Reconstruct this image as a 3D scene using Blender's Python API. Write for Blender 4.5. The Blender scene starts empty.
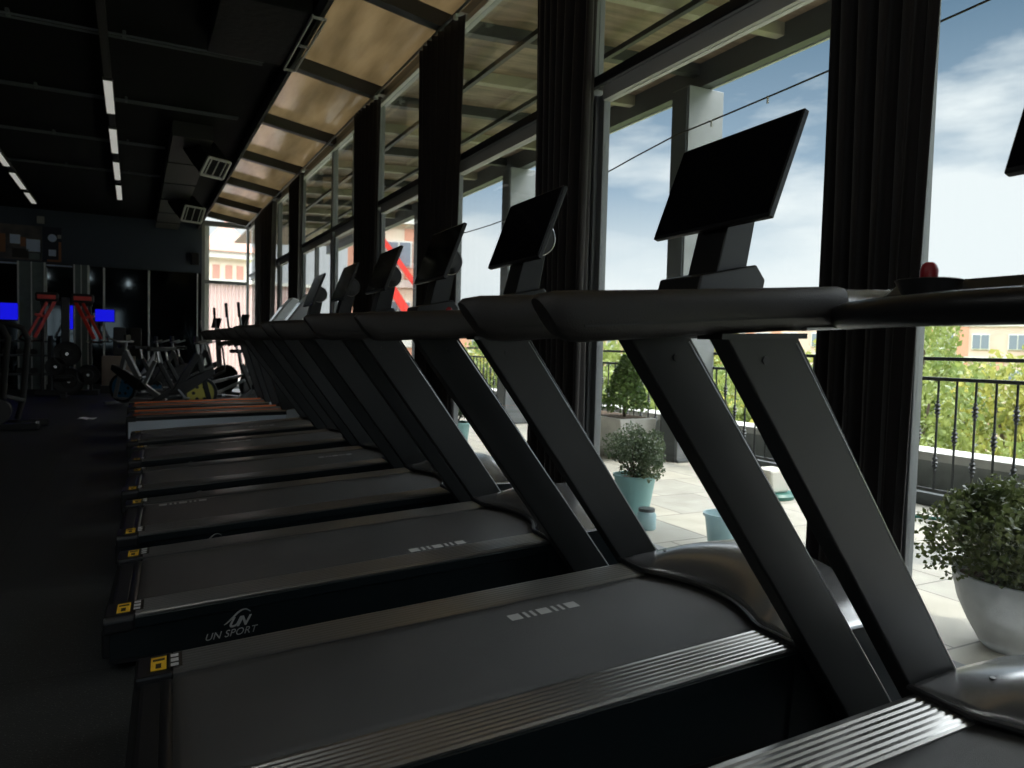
import bpy, math, random
from mathutils import Vector, Matrix, noise
C = bpy.context.scene.collection
PI = math.pi
sin, cos = math.sin, math.cos
rnd = random.Random(7)

# ------------------------------------------------------------------ materials
def mat(name, col, rough=.5, metal=0., bump=0., bscale=60., var=0., vscale=8., emit=None, estr=0., coat=0., spec=.5, alpha=1., trans=0., sheen=0., coords='Object', vcol=None, stretch=(1,1,1)):
    m = bpy.data.materials.new(name); m.use_nodes = True
    nt = m.node_tree; b = nt.nodes['Principled BSDF']
    b.inputs['Base Color'].default_value = (*col, 1)
    b.inputs['Roughness'].default_value = rough
    b.inputs['Metallic'].default_value = metal
    b.inputs['Coat Weight'].default_value = coat
    b.inputs['Coat Roughness'].default_value = .08
    b.inputs['Specular IOR Level'].default_value = spec
    b.inputs['Alpha'].default_value = alpha
    b.inputs['Transmission Weight'].default_value = trans
    if sheen:
        b.inputs['Sheen Weight'].default_value = sheen
    if emit:
        b.inputs['Emission Color'].default_value = (*emit, 1); b.inputs['Emission Strength'].default_value = estr
    tc = nt.nodes.new('ShaderNodeTexCoord'); mp = nt.nodes.new('ShaderNodeMapping')
    mp.inputs['Scale'].default_value = stretch
    nt.links.new(tc.outputs[coords], mp.inputs[0])
    if var or vcol:
        n = nt.nodes.new('ShaderNodeTexNoise'); n.inputs['Scale'].default_value = vscale; n.inputs['Detail'].default_value = 4
        nt.links.new(mp.outputs[0], n.inputs['Vector'])
        r = nt.nodes.new('ShaderNodeValToRGB')
        r.color_ramp.elements[0].position = .35; r.color_ramp.elements[1].position = .65
        lo = vcol if vcol else tuple(max(0, c*(1-var)) for c in col)
        hi = col if vcol else tuple(min(1, c*(1+var)) for c in col)
        r.color_ramp.elements[0].color = (*lo, 1); r.color_ramp.elements[1].color = (*hi, 1)
        nt.links.new(n.outputs[0], r.inputs[0]); nt.links.new(r.outputs[0], b.inputs['Base Color'])
    if bump:
        n2 = nt.nodes.new('ShaderNodeTexNoise'); n2.inputs['Scale'].default_value = bscale; n2.inputs['Detail'].default_value = 3
        nt.links.new(mp.outputs[0], n2.inputs['Vector'])
        bp = nt.nodes.new('ShaderNodeBump'); bp.inputs['Strength'].default_value = bump; bp.inputs['Distance'].default_value = .01
        nt.links.new(n2.outputs[0], bp.inputs['Height']); nt.links.new(bp.outputs[0], b.inputs['Normal'])
    return m

def glass_mat(name, tint=(.95,.97,.97), ior=1.45):
    m = bpy.data.materials.new(name); m.use_nodes = True; nt = m.node_tree; nt.nodes.clear()
    o = nt.nodes.new('ShaderNodeOutputMaterial'); mx = nt.nodes.new('ShaderNodeMixShader')
    t = nt.nodes.new('ShaderNodeBsdfTransparent'); t.inputs[0].default_value = (*tint, 1)
    g = nt.nodes.new('ShaderNodeBsdfGlossy'); g.inputs['Roughness'].default_value = .02
    lw = nt.nodes.new('ShaderNodeLayerWeight'); lw.inputs['Blend'].default_value = .5
    pw = nt.nodes.new('ShaderNodeMath'); pw.operation = 'POWER'; pw.inputs[1].default_value = 5; nt.links.new(lw.outputs['Facing'], pw.inputs[0])
    fr = nt.nodes.new('ShaderNodeMath'); fr.operation = 'MULTIPLY_ADD'; fr.inputs[1].default_value = .9; fr.inputs[2].default_value = .035; nt.links.new(pw.outputs[0], fr.inputs[0])
    nt.links.new(fr.outputs[0], mx.inputs[0]); nt.links.new(t.outputs[0], mx.inputs[1]); nt.links.new(g.outputs[0], mx.inputs[2])
    nt.links.new(mx.outputs[0], o.inputs[0]); return m

M = {}
M['black_metal'] = mat('black powder coated metal', (.007,.0075,.008), .40, .0, bump=.05, bscale=400, spec=.5)
M['upright'] = mat('charcoal painted steel', (.008,.0095,.0098), .5, 0., bump=.04, bscale=500)
M['skirt'] = mat('glossy black panel', (.006,.010,.012), .32, 0)
M['rail'] = mat('ridged dark aluminium', (.33,.325,.32), .28, .9)
M['rubber_belt'] = mat('running belt rubber', (.045,.043,.041), .45, 0, bump=.5, bscale=900, var=.18, vscale=3)
M['foam'] = mat('black foam grip', (.016,.013,.0115), .5, 0, bump=.15, bscale=300)
M['plastic'] = mat('black plastic', (.010,.010,.011), .35)
M['cover'] = mat('satin charcoal plastic', (.34,.34,.345), .25, .75, bump=.02, bscale=30)
M['cover_dark'] = mat('matt charcoal plastic', (.06,.061,.063), .4, .2)
M['screen'] = mat('black display glass', (.004,.004,.005), .09, spec=.35)
M['silver'] = mat('brushed silver', (.55,.55,.55), .28, .9)
M['yellow'] = mat('yellow warning vinyl', (.80,.48,.03), .4)
M['ink'] = mat('black print', (.02,.015,.01), .5)
M['white_print'] = mat('white print', (.55,.55,.55), .5)
M['grey_print'] = mat('grey print', (.42,.42,.41), .5)
M['red'] = mat('red plastic', (.28,.012,.02), .35)
M['white_plastic'] = mat('white plastic', (.62,.66,.70), .35)
M['orange'] = mat('orange strip', (.95,.24,.07), .4)
M['pale_blue'] = mat('pale grey blue panel', (.72,.80,.88), .4)
M['alu'] = mat('grey window aluminium', (.24,.25,.255), .42, .3, bump=.02, bscale=200)
M['alu_dark'] = mat('dark window gasket', (.012,.012,.013), .45)
M['alu_light'] = mat('light grey frame face', (.50,.50,.47), .5, .1)
M['glass'] = glass_mat('window glass')
M['curtain'] = mat('dark brown velvet curtain', (.016,.012,.0115), .85, 0, bump=.2, bscale=200, sheen=.15)
M['ceiling'] = mat('black ceiling paint', (.0022,.0022,.0022), .9, bump=.2, bscale=20, spec=.15)
M['tan'] = mat('tan glossy roof panel', (.30,.225,.125), .16, 0, var=.22, vscale=1.2, coat=.4, stretch=(4,.6,1))
M['wood'] = mat('roof timber boards', (.20,.15,.10), .5, 0, var=.3, vscale=2, stretch=(1,8,1))
M['beam'] = mat('dark grey roof beam', (.035,.037,.037), .5)
M['beam_cream'] = mat('cream roof beam', (.30,.28,.20), .5)
M['steel_grey'] = mat('grey steel', (.10,.11,.115), .45, .2)
M['wall_blue'] = mat('dark blue grey wall paint', (.048,.062,.088), .7, bump=.1, bscale=15)
M['wall_dark'] = mat('dark wall paint', (.020,.021,.023), .8)
M['mirror'] = mat('dark mirror', (.05,.062,.07), .05, 1.)
M['pillar'] = mat('teal grey pillar paint', (.15,.19,.19), .6, var=.1)
M['strip'] = mat('aluminium edge strip', (.70,.72,.72), .4)
M['duct'] = mat('dull grey duct', (.016,.0145,.013), .7, bump=.1, bscale=10)
M['duct_black'] = mat('black duct wrap', (.004,.004,.004), .7, bump=.6, bscale=14, spec=.2)
M['grille'] = mat('light grille frame', (.35,.34,.32), .5)
M['led'] = mat('fluorescent diffuser', (.8,.8,.78), .5, emit=(.95,.93,.86), estr=.22)
M['blue_glow'] = mat('blue reflection glow', (.0,.0,.1), .5, emit=(.01,.01,1.), estr=.45)
M['concrete'] = mat('pale concrete', (.52,.51,.47), .8, var=.08, bump=.1, bscale=40)
M['conc_grey'] = mat('grey render', (.24,.25,.235), .8, var=.1)
M['conc_dark'] = mat('dark stone plinth', (.09,.10,.105), .7)
M['column_face'] = mat('light grey column cladding', (.20,.21,.215), .5, .1, var=.06)
M['iron'] = mat('dark wrought iron', (.035,.038,.04), .4, .4)
M['pot_white'] = mat('white glazed pot', (.56,.57,.58), .5, var=.05, vscale=20, bump=.1, bscale=80)
M['pot_teal'] = mat('teal plastic pot', (.27,.49,.49), .5)
M['pail'] = mat('pale blue translucent plastic', (.42,.62,.66), .3, alpha=.75)
M['soil'] = mat('brown soil', (.09,.055,.03), .95, bump=.6, bscale=60)
M['leaf'] = mat('shrub leaf', (.10,.17,.055), .45, vcol=(.20,.29,.10), vscale=12, var=.1)
M['leaf_b'] = mat('grey green leaf', (.10,.15,.085), .5, vcol=(.20,.26,.15), vscale=12, var=.1)
M['leaf_far'] = mat('tree leaf green', (.16,.23,.045), .6, vcol=(.34,.40,.10), vscale=.7, var=.1)
M['leaf_far2'] = mat('tree leaf yellow green', (.38,.40,.07), .6, vcol=(.25,.33,.07), vscale=.7, var=.1)
M['leaf_con'] = mat('conifer needle', (.09,.16,.05), .6)
M['bark'] = mat('brown bark', (.09,.065,.045), .9, bump=.5, bscale=30)
M['hose'] = mat('green hose', (.03,.16,.13), .4)
M['facade'] = mat('beige facade', (.62,.46,.37), .8, var=.1, vscale=.3)
M['facade2'] = mat('pink brick facade', (.62,.36,.28), .8, var=.1, vscale=.5)
M['salmon'] = mat('salmon brick panel', (.62,.30,.20), .8)
M['facade_pale'] = mat('pale facade band', (.68,.66,.60), .8)
M['pane_far'] = mat('far window pane', (.20,.23,.27), .2)
M['pink_metal'] = mat('pale pink corrugated sheet', (.66,.48,.44), .5)
M['roof_tile'] = mat('red brown roof', (.50,.26,.20), .7)
M['cream'] = mat('cream plaster', (.72,.62,.48), .8)
M['red_paint'] = mat('red painted steel', (.75,.045,.03), .35)
M['plate'] = mat('black rubber plate', (.02,.02,.021), .5)
M['chrome'] = mat('chrome', (.6,.6,.6), .15, 1.)
M['bike_black'] = mat('black bike frame', (.02,.021,.022), .4)
M['bike_grey'] = mat('grey bike tube', (.38,.39,.40), .35, .4)
M['bike_yellow'] = mat('dull yellow flywheel', (.55,.50,.10), .4)
M['bike_blue'] = mat('blue flywheel', (.05,.25,.5), .4)
M['beige_box'] = mat('beige board', (.55,.47,.40), .6)
M['ground'] = mat('distant park ground', (.20,.24,.09), .9, var=.3, vscale=.1)
M['paper'] = mat('white paper', (.85,.85,.85), .7)
M['poster_navy'] = mat('navy poster', (.010,.014,.035), .5)
M['poster_photo'] = mat('photo poster', (.16,.13,.12), .5, vcol=(.05,.055,.06), vscale=3, var=.1)
M['poster_light'] = mat('poster light patch', (.60,.70,.90), .5)
M['poster_rust'] = mat('poster rust patch', (.32,.13,.06), .5)

def rubber_floor():
    m = bpy.data.materials.new('speckled rubber floor'); m.use_nodes = True; nt = m.node_tree; b = nt.nodes['Principled BSDF']
    tc = nt.nodes.new('ShaderNodeTexCoord')
    v = nt.nodes.new('ShaderNodeTexVoronoi'); v.inputs['Scale'].default_value = 95; nt.links.new(tc.outputs['Object'], v.inputs['Vector'])
    r = nt.nodes.new('ShaderNodeValToRGB'); r.color_ramp.elements[0].position = .12; r.color_ramp.elements[1].position = .2
    r.color_ramp.elements[0].color = (.15,.155,.15,1); r.color_ramp.elements[1].color = (.027,.029,.029,1)
    nt.links.new(v.outputs['Distance'], r.inputs[0])
    br = nt.nodes.new('ShaderNodeTexBrick'); br.offset = 0; br.inputs['Scale'].default_value = 1
    br.inputs['Brick Width'].default_value = 1.0; br.inputs['Row Height'].default_value = 1.06; br.inputs['Mortar Size'].default_value = .004
    br.inputs['Color1'].default_value = (1,1,1,1); br.inputs['Color2'].default_value = (.8,.8,.8,1); br.inputs['Mortar'].default_value = (.35,.35,.35,1)
    mp = nt.nodes.new('ShaderNodeMapping'); mp.inputs['Location'].default_value = (.62,.3,0)
    nt.links.new(tc.outputs['Object'], mp.inputs[0]); nt.links.new(mp.outputs[0], br.inputs['Vector'])
    mx = nt.nodes.new('ShaderNodeMix'); mx.data_type = 'RGBA'; mx.blend_type = 'MULTIPLY'; mx.inputs[0].default_value = 1
    nt.links.new(r.outputs[0], mx.inputs[6]); nt.links.new(br.outputs[0], mx.inputs[7]); nt.links.new(mx.outputs[2], b.inputs['Base Color'])
    b.inputs['Roughness'].default_value = .55
    n = nt.nodes.new('ShaderNodeTexNoise'); n.inputs['Scale'].default_value = 150
    nt.links.new(tc.outputs['Object'], n.inputs['Vector'])
    bp = nt.nodes.new('ShaderNodeBump'); bp.inputs['Strength'].default_value = .4; bp.inputs['Distance'].default_value = .004
    nt.links.new(n.outputs[0], bp.inputs['Height']); nt.links.new(bp.outputs[0], b.inputs['Normal'])
    return m
def tile_floor():
    m = bpy.data.materials.new('beige terrace tiles'); m.use_nodes = True; nt = m.node_tree; b = nt.nodes['Principled BSDF']
    tc = nt.nodes.new('ShaderNodeTexCoord')
    br = nt.nodes.new('ShaderNodeTexBrick'); br.offset = .5; br.inputs['Scale'].default_value = 1
    br.inputs['Brick Width'].default_value = .6; br.inputs['Row Height'].default_value = .6; br.inputs['Mortar Size'].default_value = .006
    br.inputs['Color1'].default_value = (.50,.46,.38,1); br.inputs['Color2'].default_value = (.40,.38,.33,1); br.inputs['Mortar'].default_value = (.18,.17,.15,1)
    nt.links.new(tc.outputs['Object'], br.inputs['Vector'])
    n = nt.nodes.new('ShaderNodeTexNoise'); n.inputs['Scale'].default_value = 5; n.inputs['Detail'].default_value = 5
    nt.links.new(tc.outputs['Object'], n.inputs['Vector'])
    mx = nt.nodes.new('ShaderNodeMix'); mx.data_type = 'RGBA'; mx.blend_type = 'SOFT_LIGHT'; mx.inputs[0].default_value = .5
    nt.links.new(br.outputs[0], mx.inputs[6]); nt.links.new(n.outputs[0], mx.inputs[7]); nt.links.new(mx.outputs[2], b.inputs['Base Color'])
    b.inputs['Roughness'].default_value = .6
    return m
def translucent(name, c1, c2, amt, scale, rough=.2, gloss=.04, stretch=(1,1,1)):
    m = bpy.data.materials.new(name); m.use_nodes = True; nt = m.node_tree; nt.nodes.clear(); N = nt.nodes.new; L = nt.links.new
    o = N('ShaderNodeOutputMaterial'); a = N('ShaderNodeMixShader'); b = N('ShaderNodeMixShader'); d = N('ShaderNodeBsdfDiffuse'); t = N('ShaderNodeBsdfTranslucent'); g = N('ShaderNodeBsdfGlossy')
    g.inputs['Roughness'].default_value = rough
    tc = N('ShaderNodeTexCoord'); mp = N('ShaderNodeMapping'); mp.inputs['Scale'].default_value = stretch; n = N('ShaderNodeTexNoise'); n.inputs['Scale'].default_value = scale; n.inputs['Detail'].default_value = 4
    r = N('ShaderNodeValToRGB'); r.color_ramp.elements[0].position = .35; r.color_ramp.elements[1].position = .65
    r.color_ramp.elements[0].color = (*c1,1); r.color_ramp.elements[1].color = (*c2,1)
    L(tc.outputs['Object'],mp.inputs[0]); L(mp.outputs[0],n.inputs['Vector']); L(n.outputs[0],r.inputs[0]); L(r.outputs[0],d.inputs[0]); L(r.outputs[0],t.inputs[0])
    a.inputs[0].default_value = amt; L(d.outputs[0],a.inputs[1]); L(t.outputs[0],a.inputs[2])
    lw = N('ShaderNodeLayerWeight'); lw.inputs[0].default_value = .5; pw = N('ShaderNodeMath'); pw.operation = 'POWER'; pw.inputs[1].default_value = 4; L(lw.outputs['Facing'],pw.inputs[0])
    ma = N('ShaderNodeMath'); ma.operation = 'MULTIPLY_ADD'; ma.inputs[1].default_value = .6; ma.inputs[2].default_value = gloss; L(pw.outputs[0],ma.inputs[0]); L(ma.outputs[0],b.inputs[0])
    L(a.outputs[0],b.inputs[1]); L(g.outputs[0],b.inputs[2]); L(b.outputs[0],o.inputs[0]); return m
M['tan'] = translucent('tan translucent roof panel',(.25,.205,.135),(.38,.315,.215),.5,1.2,.12,.05,(4,.6,1))
M['leaf'] = translucent('shrub leaf',(.06,.085,.025),(.19,.22,.08),.35,12,.4,.03)
M['leaf_b'] = translucent('grey green leaf',(.09,.13,.07),(.20,.25,.14),.35,12,.4,.03)
M['leaf_far'] = translucent('tree leaf green',(.14,.20,.05),(.34,.38,.11),.45,.7,.5,.02)
M['leaf_far2'] = translucent('tree leaf yellow green',(.26,.30,.08),(.50,.45,.10),.45,.7,.5,.02)
M['leaf_con'] = translucent('conifer needle',(.09,.16,.04),(.16,.24,.07),.3,8,.5,.02)
M['floor'] = rubber_floor(); M['tiles'] = tile_floor()

# ------------------------------------------------------------------ mesh builder
class MB:
    def __init__(s): s.v = []; s.f = []
    def add(s, vs, fs):
        o = len(s.v); s.v += [tuple(v) for v in vs]; s.f += [tuple(i+o for i in f) for f in fs]; return s
    def box(s, x0,y0,z0,x1,y1,z1):
        vs = [(x,y,z) for z in (z0,z1) for y in (y0,y1) for x in (x0,x1)]
        return s.add(vs, [(0,2,3,1),(4,5,7,6),(0,1,5,4),(2,6,7,3),(0,4,6,2),(1,3,7,5)])
    def bar(s, a, b, w, h, up=(0,0,1)):
        a = Vector(a); b = Vector(b); d = (b-a).normalized(); u = Vector(up)
        if abs(d.dot(u)) > .98: u = Vector((1,0,0))
        sd = d.cross(u).normalized()*w/2; uu = sd.cross(d).normalized()*h/2
        vs = [a-sd-uu,a+sd-uu,a+sd+uu,a-sd+uu,b-sd-uu,b+sd-uu,b+sd+uu,b-sd+uu]
        return s.add(vs, [(0,1,2,3),(4,7,6,5),(0,4,5,1),(1,5,6,2),(2,6,7,3),(3,7,4,0)])
    def prism(s, poly, axis, a, b):
        n = len(poly)
        def P(p, t):
            return {'x':(t,p[0],p[1]),'y':(p[0],t,p[1]),'z':(p[0],p[1],t)}[axis]
        vs = [P(p,a) for p in poly]+[P(p,b) for p in poly]
        fs = [tuple(range(n))[::-1], tuple(range(n,2*n))]+[(i,(i+1)%n,(i+1)%n+n,i+n) for i in range(n)]
        return s.add(vs, fs)
    def tube(s, pts, r, n=10, rz=None, closed=False):
        pts = [Vector(p) for p in pts]; m = len(pts); rs = r if isinstance(r,(list,tuple)) else [r]*m
        vs = []; fs = []; prev = None
        for i,p in enumerate(pts):
            if closed: d = pts[(i+1)%m]-pts[i-1]
            else: d = pts[min(i+1,m-1)]-pts[max(i-1,0)]
            d.normalize(); u = Vector((0,0,1)) if abs(d.z) < .95 else Vector((1,0,0))
            if prev is not None:
                sd = prev-d*prev.dot(d)
                sd = sd.normalized() if sd.length > 1e-5 else d.cross(u).normalized()
            else: sd = d.cross(u).normalized()
            prev = sd; up = sd.cross(d).normalized()
            for k in range(n):
                a = 2*PI*k/n; vs.append(p+sd*cos(a)*rs[i]+up*sin(a)*(rs[i] if rz is None else rz*rs[i]))
        q = m if closed else m-1
        for i in range(q):
            j = (i+1)%m
            for k in range(n): fs.append((i*n+k,i*n+(k+1)%n,j*n+(k+1)%n,j*n+k))
        if not closed: fs += [tuple(range(n))[::-1], tuple(range((m-1)*n,m*n))]
        return s.add(vs, fs)
    def lathe(s, prof, n=32, c=(0,0,0), axis='z', cap=True):
        vs = []; fs = []; m = len(prof)
        for r,h in prof:
            for k in range(n):
                a = 2*PI*k/n; x,y,z = r*cos(a), r*sin(a), h
                if axis == 'y': x,y,z = x,z,y
                if axis == 'x': x,y,z = z,x,y
                vs.append((c[0]+x,c[1]+y,c[2]+z))
        for i in range(m-1):
            for k in range(n): fs.append((i*n+k,i*n+(k+1)%n,(i+1)*n+(k+1)%n,(i+1)*n+k))
        if cap and prof[0][0] > 1e-4: fs.append(tuple(range(n))[::-1])
        if cap and prof[-1][0] > 1e-4: fs.append(tuple(range((m-1)*n,m*n)))
        return s.add(vs, fs)
    def grid(s, fn, nu, nv):
        vs = [fn(i/nu, j/nv) for j in range(nv+1) for i in range(nu+1)]
        fs = [(j*(nu+1)+i, j*(nu+1)+i+1, (j+1)*(nu+1)+i+1, (j+1)*(nu+1)+i) for j in range(nv) for i in range(nu)]
        return s.add(vs, fs)
    def build(s, name, m, parent=None, bevel=0., smooth=False, angle=40, seg=2, solid=0.):
        me = bpy.data.meshes.new(name); me.from_pydata(s.v, [], s.f); me.validate(); me.update()
        import bmesh
        bm = bmesh.new(); bm.from_mesh(me); bmesh.ops.remove_doubles(bm, verts=bm.verts, dist=1e-6) if smooth else None
        if len(bm.faces) < 20000 and not getattr(s,'nofix',False): bmesh.ops.recalc_face_normals(bm, faces=bm.faces)
        bm.to_mesh(me); bm.free()
        me.materials.append(M[m])
        if smooth:
            me.shade_smooth(); me.set_sharp_from_angle(angle=math.radians(angle))
        o = bpy.data.objects.new(name, me); C.objects.link(o)
        if parent: o.parent = parent
        if bevel:
            md = o.modifiers.new('bevel','BEVEL'); md.width = bevel; md.segments = seg; md.limit_method = 'ANGLE'; md.angle_limit = .6
        if solid:
            md = o.modifiers.new('solid','SOLIDIFY'); md.thickness = solid; md.offset = 0
        return o
def box(*a): return MB().box(*a)
def thing(name, label, cat, loc=(0,0,0), rz=0, group=None):
    o = bpy.data.objects.new(name, None); C.objects.link(o); o.location = loc; o.rotation_euler = (0,0,rz)
    o.empty_display_size = .1; o['label'] = label; o['category'] = cat
    if group: o['group'] = group
    return o
def tag(o, label, cat, group=None):
    o['label'] = label; o['category'] = cat
    if group: o['group'] = group
    return o
def struct(o): o['kind'] = 'structure'; return o
def copy_tree(o, parent=None):
    c = o.copy(); C.objects.link(c); c.parent = parent
    for ch in o.children: copy_tree(ch, c)
    return c
def text_obj(name, body, size, m, parent, mw, shear=0., ext=.0006, spacing=1., offset=0.):
    cu = bpy.data.curves.new(name, 'FONT'); cu.body = body; cu.size = size; cu.extrude = ext; cu.shear = shear; cu.align_x = 'CENTER'; cu.align_y = 'CENTER'
    cu.space_character = spacing; cu.offset = offset
    t = bpy.data.objects.new(name+'_tmp', cu); C.objects.link(t)
    dg = bpy.context.evaluated_depsgraph_get(); me = bpy.data.meshes.new_from_object(t.evaluated_get(dg))
    bpy.data.objects.remove(t); bpy.data.curves.remove(cu)
    me.name = name; me.materials.clear(); me.materials.append(M[m]); me.transform(mw)
    o = bpy.data.objects.new(name, me); C.objects.link(o); o.parent = parent; return o

# ------------------------------------------------------------------ camera
R_ = Vector((0.8896,-0.45607,0.0249)); U_ = Vector((-.00075,.05306,.99859)); F_ = Vector((.45675,.88836,-.04686))
cam = bpy.data.cameras.new('camera'); co = bpy.data.objects.new('camera', cam); C.objects.link(co)
co.matrix_world = Matrix(((R_.x,U_.x,-F_.x,0),(R_.y,U_.y,-F_.y,0),(R_.z,U_.z,-F_.z,1.15),(0,0,0,1)))
cam.sensor_width = 36; cam.lens = 735.92/1024*36; cam.clip_start = .05; cam.clip_end = 1000
cam.dof.use_dof = True; cam.dof.focus_distance = 2.6; cam.dof.aperture_fstop = 5.
bpy.context.scene.camera = co

# ------------------------------------------------------------------ setting
XW, YF = 2.6, 19.5            # window wall, far wall
XL, YB = -7.5, -3.0
struct(box(XL,YB,-.2,XW+.1,YF+.1,0).build('floor','floor'))
struct(box(XL,YB,4.0,1.4,YF+.1,4.15).build('ceiling','ceiling'))
struct(box(XL-.1,YB,-.2,XL,YF+.1,4.15).build('wall_left','wall_dark'))
struct(box(XL,YB-.1,-.2,-5.,YB,4.5).build('wall_back','wall_dark'))
struct(box(-5.,YB-.1,2.6,XW+.1,YB,4.5).build('wall_back_head','wall_dark'))
struct(box(-5.,YB-.1,-.2,XW+.1,YB,.9).build('wall_back_sill','wall_dark'))
struct(box(-.5,YB-.1,.9,XW+.1,YB,2.6).build('wall_back_side','wall_dark'))
wb = bpy.data.objects.new('window_12', None); C.objects.link(wb); struct(wb)
f = MB()
for q in range(4): f.box(-5.+q*1.47,YB-.08,.9,-4.93+q*1.47,YB-.02,2.6)
f.build('window_frame','alu',wb); box(-5.,YB-.055,.9,-.5,YB-.045,2.6).build('pane','glass',wb)
# far wall: upper band, mirror backing, window opening at X 1.47..2.6
struct(box(XL,YF,2.82,1.46,YF+.12,4.0).build('wall_far','wall_blue'))
struct(box(XL,YF+.05,0,1.46,YF+.12,2.82).build('wall_far_lower','wall_dark'))
struct(box(XL,YF-.03,0,1.40,YF+.05,.10).build('baseboard_far','wall_dark'))
# fascia between main ceiling and roof strip
struct(box(1.36,YB,3.86,1.40,YF,4.34).build('trim_1','wall_dark'))
struct(box(1.40,YB,3.97,1.425,YF,4.005).build('trim_2','alu_light'))
# sloped roof (inside strip and over the terrace)
def roofz(x): return 4.33-.17*(x-1.4) if x < 2.66 else 4.1158+.05*(x-2.66)
XE = 5.4
def sl(x0,x1,t0,t1,ya,yb):
    return MB().prism([(x0,roofz(x0)+t0),(x1,roofz(x1)+t0),(x1,roofz(x1)+t1),(x0,roofz(x0)+t1)],'y',ya,yb)
struct(sl(1.38,2.66,0,.05,YB,YF+.1).build('ceiling_roof_strip','tan'))
struct(sl(2.66,XE,0,.05,YB,YF+4).build('ceiling_terrace_roof','wood'))
k = 0
BEAM_Y = [-.5,1.75,4.05,6.35,8.45,10.7,12.9,15.1,17.3,19.3]
for y in BEAM_Y:
    g = 'roof beams of the glazed strip'
    o = sl(1.42,2.56,-.14,-.001,y-.06,y+.06).build('roof_beam','beam'); struct(o); o.name = 'trim_beam_%d' % k; k += 1
for y in [-.6+1.15*i for i in range(18)]:
    m = 'beam_cream' if int(round((y+.6)/1.15)) % 2 else 'beam'
    o = sl(2.68,XE-.02,-.12,-.001,y-.05,y+.05).build('rafter',m); struct(o); o.name = 'trim_rafter_%d' % k; k += 1
for x in (3.2,4.1,4.8):
    o = sl(x,x+.05,-.17,-.121,YB,YF+3).build('purlin','beam'); struct(o); o.name = 'trim_purlin_%d' % k; k += 1
struct(box(XE-.02,YB,4.0,XE+.10,YF+4,4.26).build('trim_eave_beam','steel_grey'))
struct(box(XE+.10,YB,3.99,XE+.13,YF+4,4.09).build('trim_eave_edge','alu_light'))
# wall above windows
struct(box(XW-.03,YB,3.98,XW+.06,YF,4.12).build('wall_right_head','alu'))
struct(box(XW-.07,YB,3.94,XW-.03,YF,3.99).build('trim_head','alu_light'))
# windows of the long glazed wall
FR = [-2.76,-.40,1.90,4.02,6.32,8.62,10.86,13.13,15.4,17.67,19.45]
for i in range(len(FR)-1):
    y0, y1 = FR[i], FR[i+1]
    w = bpy.data.objects.new('window_%d' % (i+1), None); C.objects.link(w); struct(w)
    # door-height lower frame, transom, clerestory
    f = MB(); f.box(XW-.04,y0-.045,0,XW+.04,y0+.045,3.98); f.box(XW-.02,y0-.15,0,XW+.03,y0-.045,2.74); f.box(XW-.045,y0-.10,0,XW-.02,y0-.075,2.74)
    f.build('window_post','alu',w,bevel=.004)
    box(XW-.055,y0+.045,2.80,XW+.04,y1-.045,2.85).build('transom','alu_dark',w)
    t = MB(); t.box(XW-.03,y0+.045,2.70,XW+.035,y1-.15,2.80); t.box(XW-.04,y0+.045,2.785,XW-.03,y1-.045,2.80); t.build('transom_face','alu_light',w)
    b_ = MB(); b_.box(XW-.03,y0+.045,0,XW+.03,y1-.15,.07); b_.build('window_sill','alu',w)
    s_ = MB(); s_.box(XW-.03,y0+.045,.07,XW+.03,y0+.10,2.70); s_.build('sash_stile','alu',w)
    box(XW-.004,y0+.10,.07,XW+.004,y1-.15,2.70).build('pane','glass',w)
    box(XW-.004,y0+.045,2.85,XW+.004,y1-.045,3.98).build('pane','glass',w)
    if i in (5,):
        box(XW-.03,(y0+y1)/2-.03,2.85,XW+.03,(y0+y1)/2+.03,3.98).build('mullion','alu',w)
    if i in (6,7,8):
        box(XW-.03,(y0+y1)/2-.03,0.07,XW+.03,(y0+y1)/2+.03,2.70).build('mullion','alu',w)
# far window
w = bpy.data.objects.new('window_11', None); C.objects.link(w); struct(w)
f = MB(); f.box(1.46,YF,0,1.53,YF+.1,4.3); f.box(2.50,YF,0,2.56,YF+.1,4.1); f.box(1.53,YF,0,2.5,YF+.1,.08); f.box(1.53,YF,2.58,2.5,YF+.1,2.66); f.box(1.53,YF,3.98,2.5,YF+.1,4.1)
f.build('window_frame','alu',w)
box(1.55,YF+.04,.08,2.5,YF+.05,2.58).build('pane','glass',w); box(1.55,YF+.04,2.66,2.5,YF+.05,3.98).build('pane','glass',w)
struct(box(1.46,YF+.12,0,1.64,YF+.4,4.1).build('wall_far_return','facade_pale'))

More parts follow.
